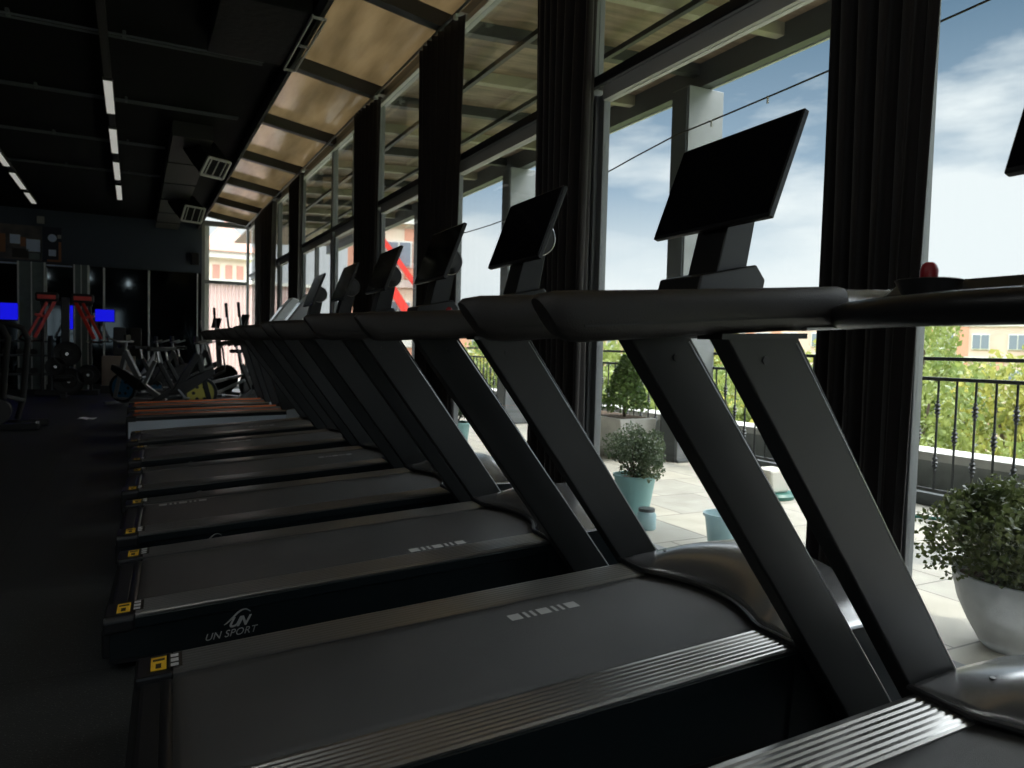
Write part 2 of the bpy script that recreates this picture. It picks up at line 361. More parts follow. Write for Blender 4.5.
# mirrors, pillars and strips on the far wall
def mir(x0,x1,z0,z1,label):
    t = thing('wall_mirror',label,'mirror',((x0+x1)/2,YF+.05,0),0,'dark mirrors along the far wall')
    h = (x1-x0)/2
    box(-h,-.02,z0,h,0,z1).build('mirror_glass','mirror',t)
    e = MB(); e.box(-h,-.03,z0,-h+.022,-.02,z1); e.box(h-.022,-.03,z0,h,-.02,z1); e.build('edge_strip','strip',t)
mir(-3.6,-2.27,.1,2.74,'wide dark mirror at the far left edge, left of the first teal pillar')
mir(-1.76,-1.21,.1,2.72,'dark wall mirror between the two teal grey pillars')
mir(-.93,-.62,.1,2.80,'narrow dark mirror panel just right of the second teal pillar')
mir(-.62,.31,.1,2.80,'wide dark mirror panel behind the beige board box')
mir(.31,1.38,.1,2.80,'dark mirror panel next to the far bright window')
for i,(x0,x1) in enumerate(((-2.25,-1.79),(-1.19,-.95))):
    o = MB().box(x0,YF-.10,0,x1,YF+.05,2.82).box(x0-.035,YF-.11,0,x0,YF+.05,2.82).box(x1,YF-.11,0,x1+.035,YF+.05,2.82).build('wall_pillar','pillar'); struct(o)
    o2 = MB(); o2.box(x0-.03,YF-.125,.0,x0,YF-.11,2.82); o2.box((x0+x1)/2-.01,YF-.115,0,(x0+x1)/2+.01,YF-.10,2.82); o2.box(x1,YF-.125,0,x1+.035,YF-.11,2.82); struct(o2.build('trim_pillar','strip'))
for (x0,x1,z,l) in ((-3.4,-2.3,2.76,'thin light strip over the leftmost mirror'),(-1.74,-1.25,2.76,'thin light strip over the mirror between the teal pillars')):
    tag(box(x0,YF-.06,z,x1,YF+.028,z+.03).build('light_strip','poster_light'),l,'light strip')
for (x0,x1,z0,z1,l) in ((-2.62,-2.26,1.52,1.90,'glowing stand-in for a blue reflection at the far left edge'),(-1.42,-1.22,1.35,1.95,'glowing stand-in for a blue reflection behind the red arms of the plate machine'),(-.80,-.40,1.55,1.84,'glowing stand-in for a blue reflection right of the red plate machine')):
    t = thing('blue_reflection',l,'screen',((x0+x1)/2,YF-.14,0))  # glowing panels stand in for blue light reflected in the mirrors
    h = (x1-x0)/2; box(-h,0,z0,h,.04,z1).build('glow_backing','plastic',t); box(-h+.01,-.006,z0+.01,h-.01,0,z1-.01).build('screen','blue_glow',t)
    box(-.03,.04,z0+.1,.03,.168,z1-.1).build('glow_mount','plastic',t)
# posters
t = thing('wall_poster','wide photo poster high on the far wall at the left edge','poster',(-2.4,YF-.03,0))
box(-.85,0,2.86,.57,.03,3.62).build('panel','poster_photo',t)
for (a,b,c,d,m) in ((-.02,3.2,.17,3.4,'poster_light'),(.28,3.05,.54,3.32,'poster_light'),(-.3,3.0,-.1,3.4,'poster_rust'),(.17,3.15,.27,3.35,'poster_rust'),(.02,2.9,.32,3.1,'ink'),(-.6,3.1,-.4,3.3,'poster_light'),(.33,2.88,.53,3.02,'pillar')):
    box(a,-.006,b,c,0,d).build('picture_patch',m,t)
t = thing('wall_poster','narrow navy poster with a round white emblem on the far wall','poster',(-1.63,YF-.03,0))
box(-.18,0,2.84,.18,.03,3.62).build('panel','poster_navy',t)
MB().lathe([(0,-.008),(.085,-.008),(.085,0)],24,(-.0,0,3.38),'y').build('emblem','poster_light',t)
box(-.07,-.006,2.98,.07,0,3.12).build('picture_patch','poster_light',t)
box(.12,-.006,2.86,.17,0,3.3).build('picture_patch','poster_rust',t)
box(-.1,-.006,2.85,.15,0,2.90).build('picture_patch','poster_rust',t)
box(.10,-.006,3.38,.17,0,3.46).build('picture_patch','grille',t)
tag(box(-1.92,YF-.06,3.68,-1.78,YF,3.84).build('junction_box','grille',bevel=.01),'small pale junction box above the posters on the far wall','box')
tag(box(1.22,YF-.16,3.0,1.40,YF,3.28).build('wall_speaker','plastic',bevel=.01),'small black wall speaker beside the far window','speaker')

# ------------------------------------------------------------------ ceiling fixtures
def lamp_row(x, ys, lab, zl=3.88):
    tr = box(x-.035,ys[0][0]-2.6 if x>-1 else ys[0][0]-4,zl-.01+.02,x+.035,ys[-1][1]+.2,zl+.06).build('lamp_track','duct')
    tag(tr,'long dark lamp track carrying the %s' % lab[0],'track')
    hg = MB()
    for i in range(6):
        yy = ys[0][0]-1+i*2
        hg.tube([(x,yy,zl+.06),(x,yy,4.0)],.006,6)
    h = hg.build('hanger','duct',tr)
    for i,(a,b) in enumerate(ys):
        t = thing('linear_ceiling_lamp',lab[1] % ('nearest','second nearest','third','farthest')[i],'ceiling lamp',(x,(a+b)/2,zl),0,lab[0])
        box(-.05,-(b-a)/2,-.02,.05,(b-a)/2,.012).build('housing','duct',t)
        box(-.042,-(b-a)/2+.01,-.032,.042,(b-a)/2-.01,-.02).build('diffuser','led',t,bevel=.004)
lamp_row(-.25,((8.95,10.2),(10.95,12.3),(12.95,14.3),(14.85,16.3)),('row of ceiling lamps nearest the windows','%s linear lamp in the ceiling row nearest the windows'))
lamp_row(-1.8,((11.2,12.4),(12.95,14.2),(14.75,16.2),(16.6,17.8)),('row of ceiling lamps at the left edge','%s linear lamp in the ceiling row at the left edge'))
M['fill_led'] = mat('added fill lamp diffuser', (.8,.8,.78), .5, emit=(.97,1.,.96), estr=11.)
for i,(x,y) in enumerate(((-.25,-2.),(-.25,-.2),(-1.8,1.),(-1.8,3.),(-3.4,1.),(-3.4,3.))):  # unseen lamps added to brighten the dark interior
    t = thing('linear_ceiling_lamp','added unseen fill lamp above the nearest treadmills, %s of six' % ('first','second','third','fourth','fifth','last')[i],'ceiling lamp',(x,y,3.88),0,'added fill lamps above the camera')
    box(-.05,-.65,-.02,.05,.65,.115).build('housing','duct',t); box(-.042,-.64,-.032,.042,.64,-.02).build('diffuser','fill_led',t,bevel=.004)
for i,(y,x0,x1) in enumerate(((5.8,-3,1.3),(7.85,-4,1.15),(9.92,-4,1.16),(12.0,-4,.4),(14.1,-4,.4))):
    c = MB(); c.tube([(x0,y,3.96),(x1,y,3.96)],.012,8); c.tube([(x0,y+.08,3.96),(x1,y+.08,3.96)],.012,8)
    for q in range(5): c.box(x0+.3+q*.9,y-.02,3.955,x0+.33+q*.9,y+.10,4.0)
    tag(c.build('ceiling_conduit','steel_grey',smooth=True),'pair of thin conduits crossing the black ceiling, %s from the camera' % ('nearest','second','third','fourth','fifth')[i],'conduit','conduits across the ceiling')
t = thing('duct_trunk','wide dull grey duct running along the ceiling above the far machines','duct',(.68,0,0))
box(-.24,10.6,3.80,.25,19.4,3.995).build('duct_body','duct',t)
for y in (12.2,13.8,15.4,17.,18.4): box(-.25,y-.015,3.79,.26,y+.015,3.995).build('duct_flange','duct_black',t)
def vent(a, b, w, label):
    a = Vector(a); b = Vector(b); d = (b-a).normalized()
    t = thing('air_duct_outlet',label,'air duct',tuple(a),0,'black duct outlets with grilles')
    A = Vector((0,0,0)); B = b-a
    n = 7; mb = MB()
    # black wrapped elbow: first down, then out towards the windows
    pts = [Vector((-.1,0,.25)),Vector((-.05,0,.1)),Vector((.02,0,0)),B*.5,B]
    sd = Vector((-(b-a).y,(b-a).x,0)).normalized()
    rings = []
    for i,p in enumerate(pts):
        dd = (pts[min(i+1,4)]-pts[max(i-1,0)]).normalized(); up = sd.cross(dd).normalized()
        sc = (w*.9,w,w,w,w)[i]/2
        rings += [p-sd*sc-up*sc*.8,p+sd*sc-up*sc*.8,p+sd*sc+up*sc*.8,p-sd*sc+up*sc*.8]
    fs = [(0,1,2,3),(16,19,18,17)]+[(i*4+k,i*4+(k+1)%4,(i+1)*4+(k+1)%4,(i+1)*4+k) for i in range(4) for k in range(4)]
    mb.add(rings,fs); mb.build('duct_body','duct_black',t,bevel=.01)
    g = MB(); up = sd.cross(d).normalized(); e = w/2; h = w*.4
    c0 = B+d*.012
    for sgn in (-1,1):
        g.bar(c0+up*sgn*h-sd*e,c0+up*sgn*h+sd*e,.03,.03,d); g.bar(c0+sd*sgn*e-up*h,c0+sd*sgn*e+up*h,.03,.03,d)
    for k in (-.33,0,.33): g.bar(c0+sd*k*w-up*h,c0+sd*k*w+up*h,.012,.012,d)
    g.build('grille','grille',t)
vent((.80,11.2,3.82),(.98,10.9,3.52),.34,'black duct outlet with pale grille hanging mid ceiling')
vent((.80,15.6,3.82),(.98,15.2,3.54),.38,'farthest small duct outlet with pale grille near the far wall')
t = thing('air_duct_outlet','large black duct outlet at the ceiling edge nearest the camera','air duct',(1.1,6.9,3.9),0,'black duct outlets with grilles')
box(-.5,-.65,-.05,.20,.65,.095).build('duct_body','duct_black',t,bevel=.01)
g = MB()
for y in (-.65,0,.65): g.box(.19,y-.010,-.085,.31,y+.010,-.065)
g.box(.19,-.65,-.085,.205,.65,-.05); g.box(.295,-.65,-.085,.31,.65,-.065)
g.build('grille','grille',t)

# ------------------------------------------------------------------ treadmill
TH = -.0398
ZD = [.2033,.0703]
def zdeck(x): return ZD[0]+ZD[1]*x
def ext(prof, xa, xb, rise=True):   # profile (y, dz) extruded along the deck slope
    mb = MB(); n = len(prof)
    vs = [(xa,y,zdeck(xa)+z) for y,z in prof]+[(xb,y,zdeck(xb)+z) for y,z in prof]
    mb.add(vs,[tuple(range(n))[::-1],tuple(range(n,2*n))]+[(i,(i+1)%n,(i+1)%n+n,i+n) for i in range(n)])
    return mb
def rail_prof(s):
    p = [(.294,-.03),(.294,-.004),(.300,0)]
    y = .306
    for k in range(7):
        p += [(y,0),(y+.005,.004),(y+.011,.004),(y+.015,0)]; y += .019
    p += [(.444,0),(.449,-.006),(.449,-.012)]
    return [(s*a,b) for a,b in p]
def cover_z(x, y):
    xr = 1.60+.09*max(0,1-(y/.293)**2)
    t = max(0,min(1,(x-xr)/.24)); t = t*(2-t)
    q = max(0,1-(y/.47)**2)
    z = ZD[0]+ZD[1]*1.68+.004+(.012+.118*q)*t
    dn = max(0,min(1,(x-1.98)/.27)); dn = dn*dn
    return z*(1-dn)+.10*dn
def make_treadmill(white=False):
    t = thing('treadmill','', 'treadmill')
    for s in (-1,1):
        ext(rail_prof(s),-.02,1.60).build('side_rail','rail',t)
        ext([(s*a,b) for a,b in ((.40,-.031),(.449,-.0125),(.4575,-.014),(.4575,-.046),(.448,-.052),(.40,-.052))],-.02,1.60).build('rail_trim','skirt',t)
        # rear corner cap of the rail
        cp = [(s*a,b) for a,b in ((.294,-.05),(.294,.001),(.445,.002),(.457,-.012),(.457,-.06))]
        ext(cp,-.12,-.02).build('rail_end_cap','plastic',t,bevel=.008)
        if white:
            ext([(s*.294,-.028),(s*.286,-.028),(s*.286,.010),(s*.300,.010)],-.05,1.58).build('orange_stripe','orange',t)
    # base, skirts
    b = MB(); b.box(-.10,-.44,.03,1.62,.44,.10); b.build('base_frame','plastic',t)
    for s in (-1,1):
        vs = [(-.10,.045),(1.66,.045),(1.66,zdeck(1.66)-.045),(-.10,zdeck(-.1)-.045)]
        MB().prism(vs,'y',s*.425,s*.447).build('side_skirt','pale_blue' if white else 'skirt',t,bevel=.004)
    e = MB(); e.prism([(-.125,.05),(-.045,.05),(-.045,zdeck(-.04)-.02),(-.105,zdeck(-.1)-.018),(-.125,zdeck(-.12)-.05)],'y',-.44,.44)
    e.build('rear_cap','plastic',t,bevel=.01)
    # belt with curved front end, slightly below the rails
    nb = 14; vs = []
    ys = [-.294+.588*k/nb for k in range(nb+1)]
    bot = [(-.0,y) for y in ys]; top = [(1.62+.10*(1-(y/.294)**2),y) for y in ys]
    mb = MB()
    L = 20
    def bf(u, v):
        y = -.294+.588*u; x0 = -.035; x1 = 1.66+.09*(1-(y/.294)**2); x = x0+(x1-x0)*v
        dz = -.010
        if v < .02: dz -= .02*(1-v/.02)**2
        return (x,y,zdeck(x)+dz)
    mb.grid(bf,nb,60); mb.build('running_belt','rubber_belt',t,smooth=True,solid=.004)
    MB().tube([(-.035,-.30,zdeck(-.03)-.045),(-.035,.30,zdeck(-.03)-.045)],.030,14).build('rear_roller','plastic',t,smooth=True)
    box(.0,-.29,.10,1.6,.29,.165).build('deck_board','plastic',t)
    # belt marking blocks
    # motor cover
    def cf(u, v):
        y = -.46+.92*u; xr = 1.60+.09*max(0,1-(y/.293)**2)
        x = xr+(2.24-xr)*v
        return (x,y,cover_z(x,y))
    mc = MB().grid(cf,36,26)
    mc.add([(2.24,-.46,.10),(2.24,.46,.10),(2.24,.46,.04),(2.24,-.46,.04)],[(0,1,2,3)])
    mc.build('motor_cover','cover',t,smooth=True,angle=60,solid=.006)
    # dark lip along the curved rear edge, side walls of the motor bay
    lip = MB(); pts = []
    for k in range(25):
        y = -.46+.92*k/24; pts.append((1.60+.09*max(0,1-(y/.293)**2)-.004,y,ZD[0]+ZD[1]*1.68+.003))
    lip.tube(pts,.010,8); lip.build('cover_lip','plastic',t,smooth=True)
    n = 16
    for s in (-1,1):
        poly = [(1.58,.045),(2.24,.045)]+[(2.24-(2.24-1.6)*k/n, cover_z(2.24-(2.24-1.6)*k/n,.46)-.004) for k in range(n+1)]
        MB().prism(poly,'y',s*.435,s*.455).build('motor_bay_side','white_plastic' if white else 'skirt',t)
    for s in (-1,1):
        MB().lathe([(0,.003),(.008,.003),(.009,0)],12,(1.72,s*.33,cover_z(1.72,.33)+.002)).build('cover_screw','plastic',t)
    ft = MB()
    for x in (.03,1.5,2.12):
        for y in (-.36,.36): ft.lathe([(.025,0),(.025,.012),(.012,.02),(.012,.06)],12,(x,y,0))
    ft.build('levelling_foot','plastic',t)
    if white:
        for s in (-1,1):
            MB().prism([(1.56,.32),(1.78,.32),(1.42,1.18),(1.28,1.18)],'y',s*.40-.03,s*.40+.03).build('upright','bike_black',t,bevel=.006)
            MB().tube([(1.0,s*.38,1.12),(1.1,s*.38,1.15),(1.4,s*.38,1.19)],.025,12).build('handrail','foam',t,smooth=True)
        box(1.25,-.4,1.15,1.6,.4,1.26).build('console','plastic',t,bevel=.02)
        MB().prism([(1.52,1.25),(1.64,1.25),(1.98,1.62),(2.04,1.78),(1.94,1.81),(1.84,1.70)],'y',-.16,.16).build('console_wing','white_plastic',t,bevel=.02)
        MB().prism([(1.60,1.38),(1.62,1.37),(1.83,1.66),(1.81,1.67)],'y',-.13,.13).build('display','screen',t)
        return t
    # uprights
    for s in (-1,1):
        y = .492 if s > 0 else -.500
        up = [(1.806,.05),(1.985,.05),(1.172,1.198),(.966,1.190)] if s > 0 else [(1.785,.05),(1.968,.05),(1.120,1.196),(.942,1.188)]
        u = MB(); u.prism(up,'y',y-.030,y+.030)
        u.build('upright','upright',t,bevel=.006,seg=3)
        box(1.76,y-.04,.0,2.02,y+.04,.06).build('upright_foot','plastic',t,bevel=.006)
        MB().tube([(up[1][0]-.003,y-.029,.06),(up[2][0]-.003,y-.029,1.18)],.0024,6).build('edge_glint','silver',t)  # silver tube imitates the sky's glint along the bevelled front edge
        # bolt cap near the top on the near side plate
        MB().lathe([(.009,0),(.009,-.003),(0,-.003)],16,(1.08,y-.030,1.14),'y').build('bolt_cap','plastic',t)
        MB().prism([(.95,1.182),(1.19,1.190),(1.19,1.202),(.95,1.194)],'y',y-.040,y+.040).build('mount_plate','black_metal',t)
        # foam handrail with slanted rear end
        hr = MB(); n = 22; P = []
        xs = [0,.015,.05,.15,.35,.55,.70,.755,.765]
        sc = [.72,.90,1,1,1,1,1,1,.96]
        for i,x in enumerate(xs):
            for k in range(n):
                a = 2*PI*k/n; ca = cos(a); sa = sin(a)
                yy = .036*math.copysign(abs(ca)**.75,ca)*sc[i]; zz = .049*math.copysign(abs(sa)**.8,sa)*sc[i]
                slant = -(zz)*.75*max(0,1-x/.3)
                P.append((.535+x+slant+.02,y+yy,1.212+.072*x+zz))
        m_ = len(xs); fs = [tuple(range(n))[::-1],tuple(range((m_-1)*n,m_*n))]+[(i*n+k,i*n+(k+1)%n,(i+1)*n+(k+1)%n,(i+1)*n+k) for i in range(m_-1) for k in range(n)]
        hr.add(P,fs); hr.build('handrail','foam',t,smooth=True,angle=50)
        MB().bar((.62,y-.0355,1.198),(1.29,y-.0355,1.247),.004,.003).build('handrail_seam','plastic',t)
        # metal arm from the grip to the console
        ar = MB(); ar.tube([(1.30,y,1.266),(1.36,y,1.272),(1.46,y*.95,1.278),(1.6,y*.85,1.29)],[.034,.032,.030,.03],18,rz=1.25)
        ar.build('arm','cover',t,smooth=True)
        MB().prism([(1.20,1.208),(1.44,1.224),(1.44,1.230),(1.20,1.215)],'y',y-.028,y+.028).build('arm_plate','silver',t)
        # round tray by each arm
        MB().lathe([(.0,-.035),(.045,-.035),(.055,-.015),(.066,.008),(.062,.010),(.05,-.002),(.0,-.006)],28,(1.385,s*.31,1.312)).build('cup_tray','plastic',t,smooth=True)
    # front grip bar in front of the console
    cb = MB(); pts = []; rr = []
    for k in range(25):
        y = -.46+.92*k/24; a = abs(y)/.46
        pts.append((1.30-.13*(1-a**2.2),y,1.243))
        rr.append(.031 if .3 < a < .92 else .027+.005*(a<.3))
    cb.tube(pts,rr,16); cb.build('front_grip_bar','plastic',t,smooth=True)
    # console body
    MB().prism([(1.42,1.245),(1.74,1.27),(1.80,1.335),(1.74,1.352),(1.45,1.325),(1.40,1.29)],'y',-.44,.44).build('console','plastic',t,bevel=.012,seg=3)
    MB().prism([(1.47,1.325),(1.745,1.355),(1.755,1.40),(1.715,1.448),(1.49,1.40)],'y',-.11,.11).build('neck_base','black_metal',t,bevel=.006)
    MB().prism([(1.575,1.40),(1.70,1.42),(1.745,1.66),(1.64,1.66)],'y',-.075,.075).build('neck','black_metal',t,bevel=.004)
    bx = MB(); a = Vector((1.585,0,1.568)); b2 = Vector((1.712,0,1.905)); d = (b2-a).normalized(); nrm = Vector((d.z,0,-d.x))
    def slab(mb, lo, hi, off0, off1, w):
        p = [a+d*lo+nrm*off0,a+d*hi+nrm*off0,a+d*hi+nrm*off1,a+d*lo+nrm*off1]
        return mb.prism([(q.x,q.z) for q in p],'y',-w,w)
    Lh = (b2-a).length
    mon = slab(MB(),0,Lh,0,.022,.29).build('monitor','plastic',t,bevel=.004)
    slab(MB(),.012,Lh-.008,-.0025,.0,.284).build('screen','screen',mon)
    slab(MB(),.05,Lh-.06,.022,.035,.2).build('monitor_back','plastic',mon,bevel=.006)
    # round tilt housing behind the monitor
    c = a+d*.155+nrm*.034; R0 = .084
    hd = [c+nrm*(.03+R0*cos(q))+d*R0*sin(q) for q in [-PI/2+PI*k/16 for k in range(17)]]
    poly = [c-d*R0]+hd+[c+d*R0]
    MB().prism([(p.x,p.z) for p in poly],'y',-.075,.075).build('tilt_housing','cover_dark',mon,smooth=True,angle=35)
    for y in (-.076,.076): MB().tube([(p.x,y,p.z) for p in hd],.003,6).build('chrome_ring','silver',mon,smooth=True)
    # red stop knob on the far tray
    k_ = MB(); k_.lathe([(0,-.012),(.013,-.012),(.013,.012),(.0175,.014),(.018,.030),(.014,.042),(.008,.047),(0,.048)],20,(1.385,.31,1.312)); k_.build('stop_knob','red',t,smooth=True)
    # stickers on the rail end caps
    for s in (-1,1):
        def q(xa,xb,ya,yb,h0,h1):
            return ext([(ya,h0),(yb,h0),(yb,h1),(ya,h1)],xa,xb)
        ya, yb = (s*.325,s*.42) if s > 0 else (s*.42,s*.325)
        y_ = q(-.080,-.038,ya,yb,.002,.0032).build('warning_sticker','yellow',t)
        mk = q(-.075,-.043,ya+.065,yb-.015,.0033,.0038); mk.f += []
        m2 = q(-.067,-.052,ya+.012,yb-.05,.0033,.0038); m2.build('sticker_print','ink',y_)
        mk.build('sticker_print','ink',y_)
        p_ = q(-.032,.004,ya-.004,yb+.004,.0045,.0055).build('label_plate','ink',t)
        for (c0,c1) in ((.006,.026),(.038,.062),(.074,.094)):
            q(-.027,-.006,ya+c0-.004,ya+c1-.004,.0056,.006).build('label_print','white_print',p_)
    # brand mark on the near side skirt
    mw = Matrix.Translation((.290,-.4475,.088)) @ Matrix.Rotation(.07*-1,4,'Y') @ Matrix.Rotation(PI/2,4,'X')
    text_obj('brand_text','UN SPORT',.036,'grey_print',t,mw,shear=.35,spacing=1.05)
    mw = Matrix.Translation((.313,-.4475,.127)) @ Matrix.Rotation(-.07,4,'Y') @ Matrix.Rotation(PI/2,4,'X')
    text_obj('brand_emblem','UN',.048,'grey_print',t,mw,shear=.6,spacing=.82,offset=.0015)
    arc = MB(); arc.tube([(.268+.09*q/10,-.4482,.122+.043*sin(PI*(q/10)**1.4*.75)+.01*q/10) for q in range(11)],[.0015+.0022*sin(PI*q/10) for q in range(11)],6)
    arc.build('emblem_arc','grey_print',t)
    # mark on the rear cap
    MB().prism([(-.03,.105),(.0,.105),(-.015,.13)],'x',-.1262,-.1250).build('rear_mark','grey_print',t)
    return t
def belt_marks(t, x0, y0, s=1.):
    bl = MB(); x = x0
    for wd in (.042,.011,.011,.042,.011,.011,.042):
        vs = [(x,y0-.024),(x+wd*s,y0-.024),(x+wd*s,y0+.024),(x,y0+.024)]
        v3 = [(a,b,zdeck(a)-.0078) for a,b in vs]+[(a,b,zdeck(a)-.0070) for a,b in vs]
        bl.add(v3,[(0,3,2,1),(4,5,6,7),(0,1,5,4),(1,2,6,5),(2,3,7,6),(3,0,4,7)])
        x += wd*s+.014*s
    bl.build('belt_marking','grey_print',t)
yc = [.754,1.978,3.27,4.452,5.647,6.941,8.166]; x0s = [.123,.109,.042,.059,.065,.094,.075]
labs = ['black treadmill closest to the camera, cropped by the right edge, with the red stop knob',
 'black treadmill second from the camera, whole belt and large tilted screen against the sky',
 'black treadmill third from the camera, with the brand name on its side skirt',
 'black treadmill fourth from the camera, with belt marking blocks near its rear end',
 'black treadmill fifth from the camera, its screen in front of the third curtain',
 'black treadmill sixth from the camera, screen edge on in the row',
 'black treadmill seventh from the camera, just before the pale blue sided ones']
marks = [(.5,-.2),(.985,.178),(1.03,-.235),(.06,.22),(1.20,.1),(.6,.2),(1.0,0)]
proto = make_treadmill()
allt = [proto]+[copy_tree(proto) for _ in range(6)]
for i,t in enumerate(allt):
    t.location = (x0s[i],yc[i],0); t.rotation_euler = (0,0,TH); t['label'] = labs[i]; t['group'] = 'black treadmills in the row'
    belt_marks(t,*marks[i])
ZD[:] = [.300,.030]
wt = make_treadmill(True)
ZD[:] = [.2033,.0703]; wt2 = copy_tree(wt)
for t,y,l in ((wt,9.62,'treadmill with pale blue side panel and orange stripes, nearer of the two'),(wt2,10.9,'treadmill with orange stripes, last one in the row, behind the pale sided one')):
    t.location = (.05,y,0); t.rotation_euler = (0,0,TH*.5); t['label'] = l; t['group'] = 'orange striped treadmills at the end of the row'

# ------------------------------------------------------------------ curtains
def curtain(ya, yb, label, seed, pinch=.0, n=9, tiltb=0.):
    r = random.Random(seed); ph = [r.uniform(0,6) for _ in range(4)]
    xc = XW-.16
    def fn(u, v):
        z = .02+3.92*v
        w = (1-pinch*sin(PI*min(1,(1-v)*1.0))**2)
        y = yb-(yb-ya)*u*w - 0
        if tiltb: y = yb-(yb-ya)*u*(1-tiltb*(1-v)**1.3)
        amp = .035+.02*sin(ph[0]+u*3)
        x = xc+amp*sin(u*n*2*PI+ph[1]+.5*sin(v*2.5+ph[2]))+.012*sin(u*n*5+ph[3])*(1-v)+.02*sin(v*3+u*4)
        return (x,y+.012*sin(u*n*4*PI+ph[2]),z)
    o = MB().grid(fn,150,40).build('curtain','curtain',smooth=True,angle=180,solid=.006)
    tag(o,label,'curtain','dark curtains along the glazed wall')
curtain(1.60,2.07,'dark brown curtain nearest the camera, right of the big screen',1,n=5,tiltb=.16)
curtain(3.78,4.50,'dark curtain directly behind the second large screen',2,n=7)
curtain(5.80,6.75,'dark curtain left of the tall bay, third from the camera',3,n=8)
curtain(8.15,9.10,'dark curtain fourth from the camera',4,n=8)
curtain(12.5,13.5,'dark curtain fifth from the camera, beyond the plain mullion',5,n=8)
curtain(15.1,17.7,'widest dark curtain, next to the far bright window',6,n=16)
curtain(-.9,-.3,'dark curtain behind the camera side of the glazed wall',8,n=6)
o = MB().tube([(XW-.16,YB+.1,4.0),(XW-.16,YF-.1,4.0)],.014,8).build('curtain_rail','steel_grey',smooth=True); tag(o,'long thin curtain rail under the roof edge','curtain rail')
for i,y in enumerate((1.6,3.75,5.95,8.3,12.4,15.2)):
    t = thing('rail_bracket','small white bracket at the top of the curtain %s' % ('nearest the camera','second from the camera','third from the camera','fourth from the camera','fifth from the camera','nearest the far window')[i],'bracket',(XW-.16,y,4.0),0,'white curtain rail brackets')
    box(-.02,-.03,-.05,.03,.03,-.014).build('clip','white_plastic',t,bevel=.004); box(.0,-.015,-.014,.13,.015,.012).build('arm','white_plastic',t)

# ------------------------------------------------------------------ terrace
struct(box(XW+.1,YB,-.25,6.0,YF+6,-.03).build('floor_terrace','tiles'))
struct(box(5.72,YB,-.03,5.86,YF+6,.07).build('trim_plinth','conc_dark'))
struct(box(6.0,YB,-.6,6.3,YF+6,.30).build('wall_parapet','conc_grey'))
struct(box(5.98,YB,.30,6.36,YF+6,.37).build('trim_parapet_cap','concrete'))
rl = thing('balcony_railing','dark wrought iron railing with twisted knobs along the terrace edge','railing',(5.7,0,0))
box(-.02,-1.,1.145,.02,13,1.175).build('top_rail','iron',rl,bevel=.004)
box(-.02,-1.,.985,.02,13,1.015).build('middle_rail','iron',rl,bevel=.004)
box(-.015,-1.,.09,.015,13,.12).build('bottom_rail','iron',rl,bevel=.004)
def knob(zc, s=1.):
    return [(.009,zc-.07*s),(.016,zc-.06*s),(.010,zc-.05*s),(.024,zc-.03*s),(.014,zc-.015*s),(.028,zc),(.014,zc+.015*s),(.024,zc+.03*s),(.010,zc+.05*s),(.016,zc+.06*s),(.009,zc+.07*s)]
bals = []
for kind in range(2):
    pr = [(.009,.12)]+(knob(.33)+knob(.76) if kind == 0 else knob(.55))+[(.009,.985)]
    bals.append(pr)
protos = [None,None]; i = 0; y = .4
while y < 13:
    if abs((y-.4) % 2.2) < .1 and i:
        box(-.025,y-.025,-.03,.025,y+.025,1.145).build('post','iron',rl)
    else:
        kd = i % 2
        if protos[kd] is None:
            o = MB().lathe(bals[kd],10).build('baluster','iron',rl,smooth=True,angle=60); protos[kd] = o
        else:
            o = protos[kd].copy(); C.objects.link(o); o.parent = rl
        o.location = (0,y,0)
    y += .148; i += 1
# columns
for i,y in enumerate((1.6,5.8,9.95,14.1,18.3)):
    t = thing('roof_column','%s square grey column carrying the terrace roof' % ('nearest','second','third','fourth','farthest')[i],'column',(5.45,y+.55,-.03),0,'columns of the terrace roof')
    box(-.235,-.14,0,.24,.14,4.02).build('shaft','column_face',t,bevel=.006)
    box(-.25,-.12,0,-.2355,.12,4.0).build('shade_panel','steel_grey',t)  # darker sheet puts the shade of this side into the colour
    box(-.235,-.17,0,.26,.17,.03).build('base','steel_grey',t,bevel=.005)
# string light cable
def on_line(p, q, n, sag):
    p = Vector(p); q = Vector(q); return [p.lerp(q,i/n)-Vector((0,0,sag*4*(i/n)*(1-i/n))) for i in range(n+1)]
t = thing('string_cable','thin dark cable strung outside the window across the column','cable',(4.0,0,0))
c = MB(); L = on_line((-.22,-1,3.20),(-.22,4.66,2.86),10,.06)+on_line((-.22,4.85,2.85),(-.3,9.1,2.62),14,.10)[1:]
c.tube(L,.006,6); c.build('wire','ink',t)
for yy in (1.4,2.9,3.7,4.24,5.6,6.8):
    zz = min(L,key=lambda p: abs(p.y-yy)).z
    box(-.23,yy-.005,zz-.05,-.22,yy+.005,zz).build('hook','alu_light',t)

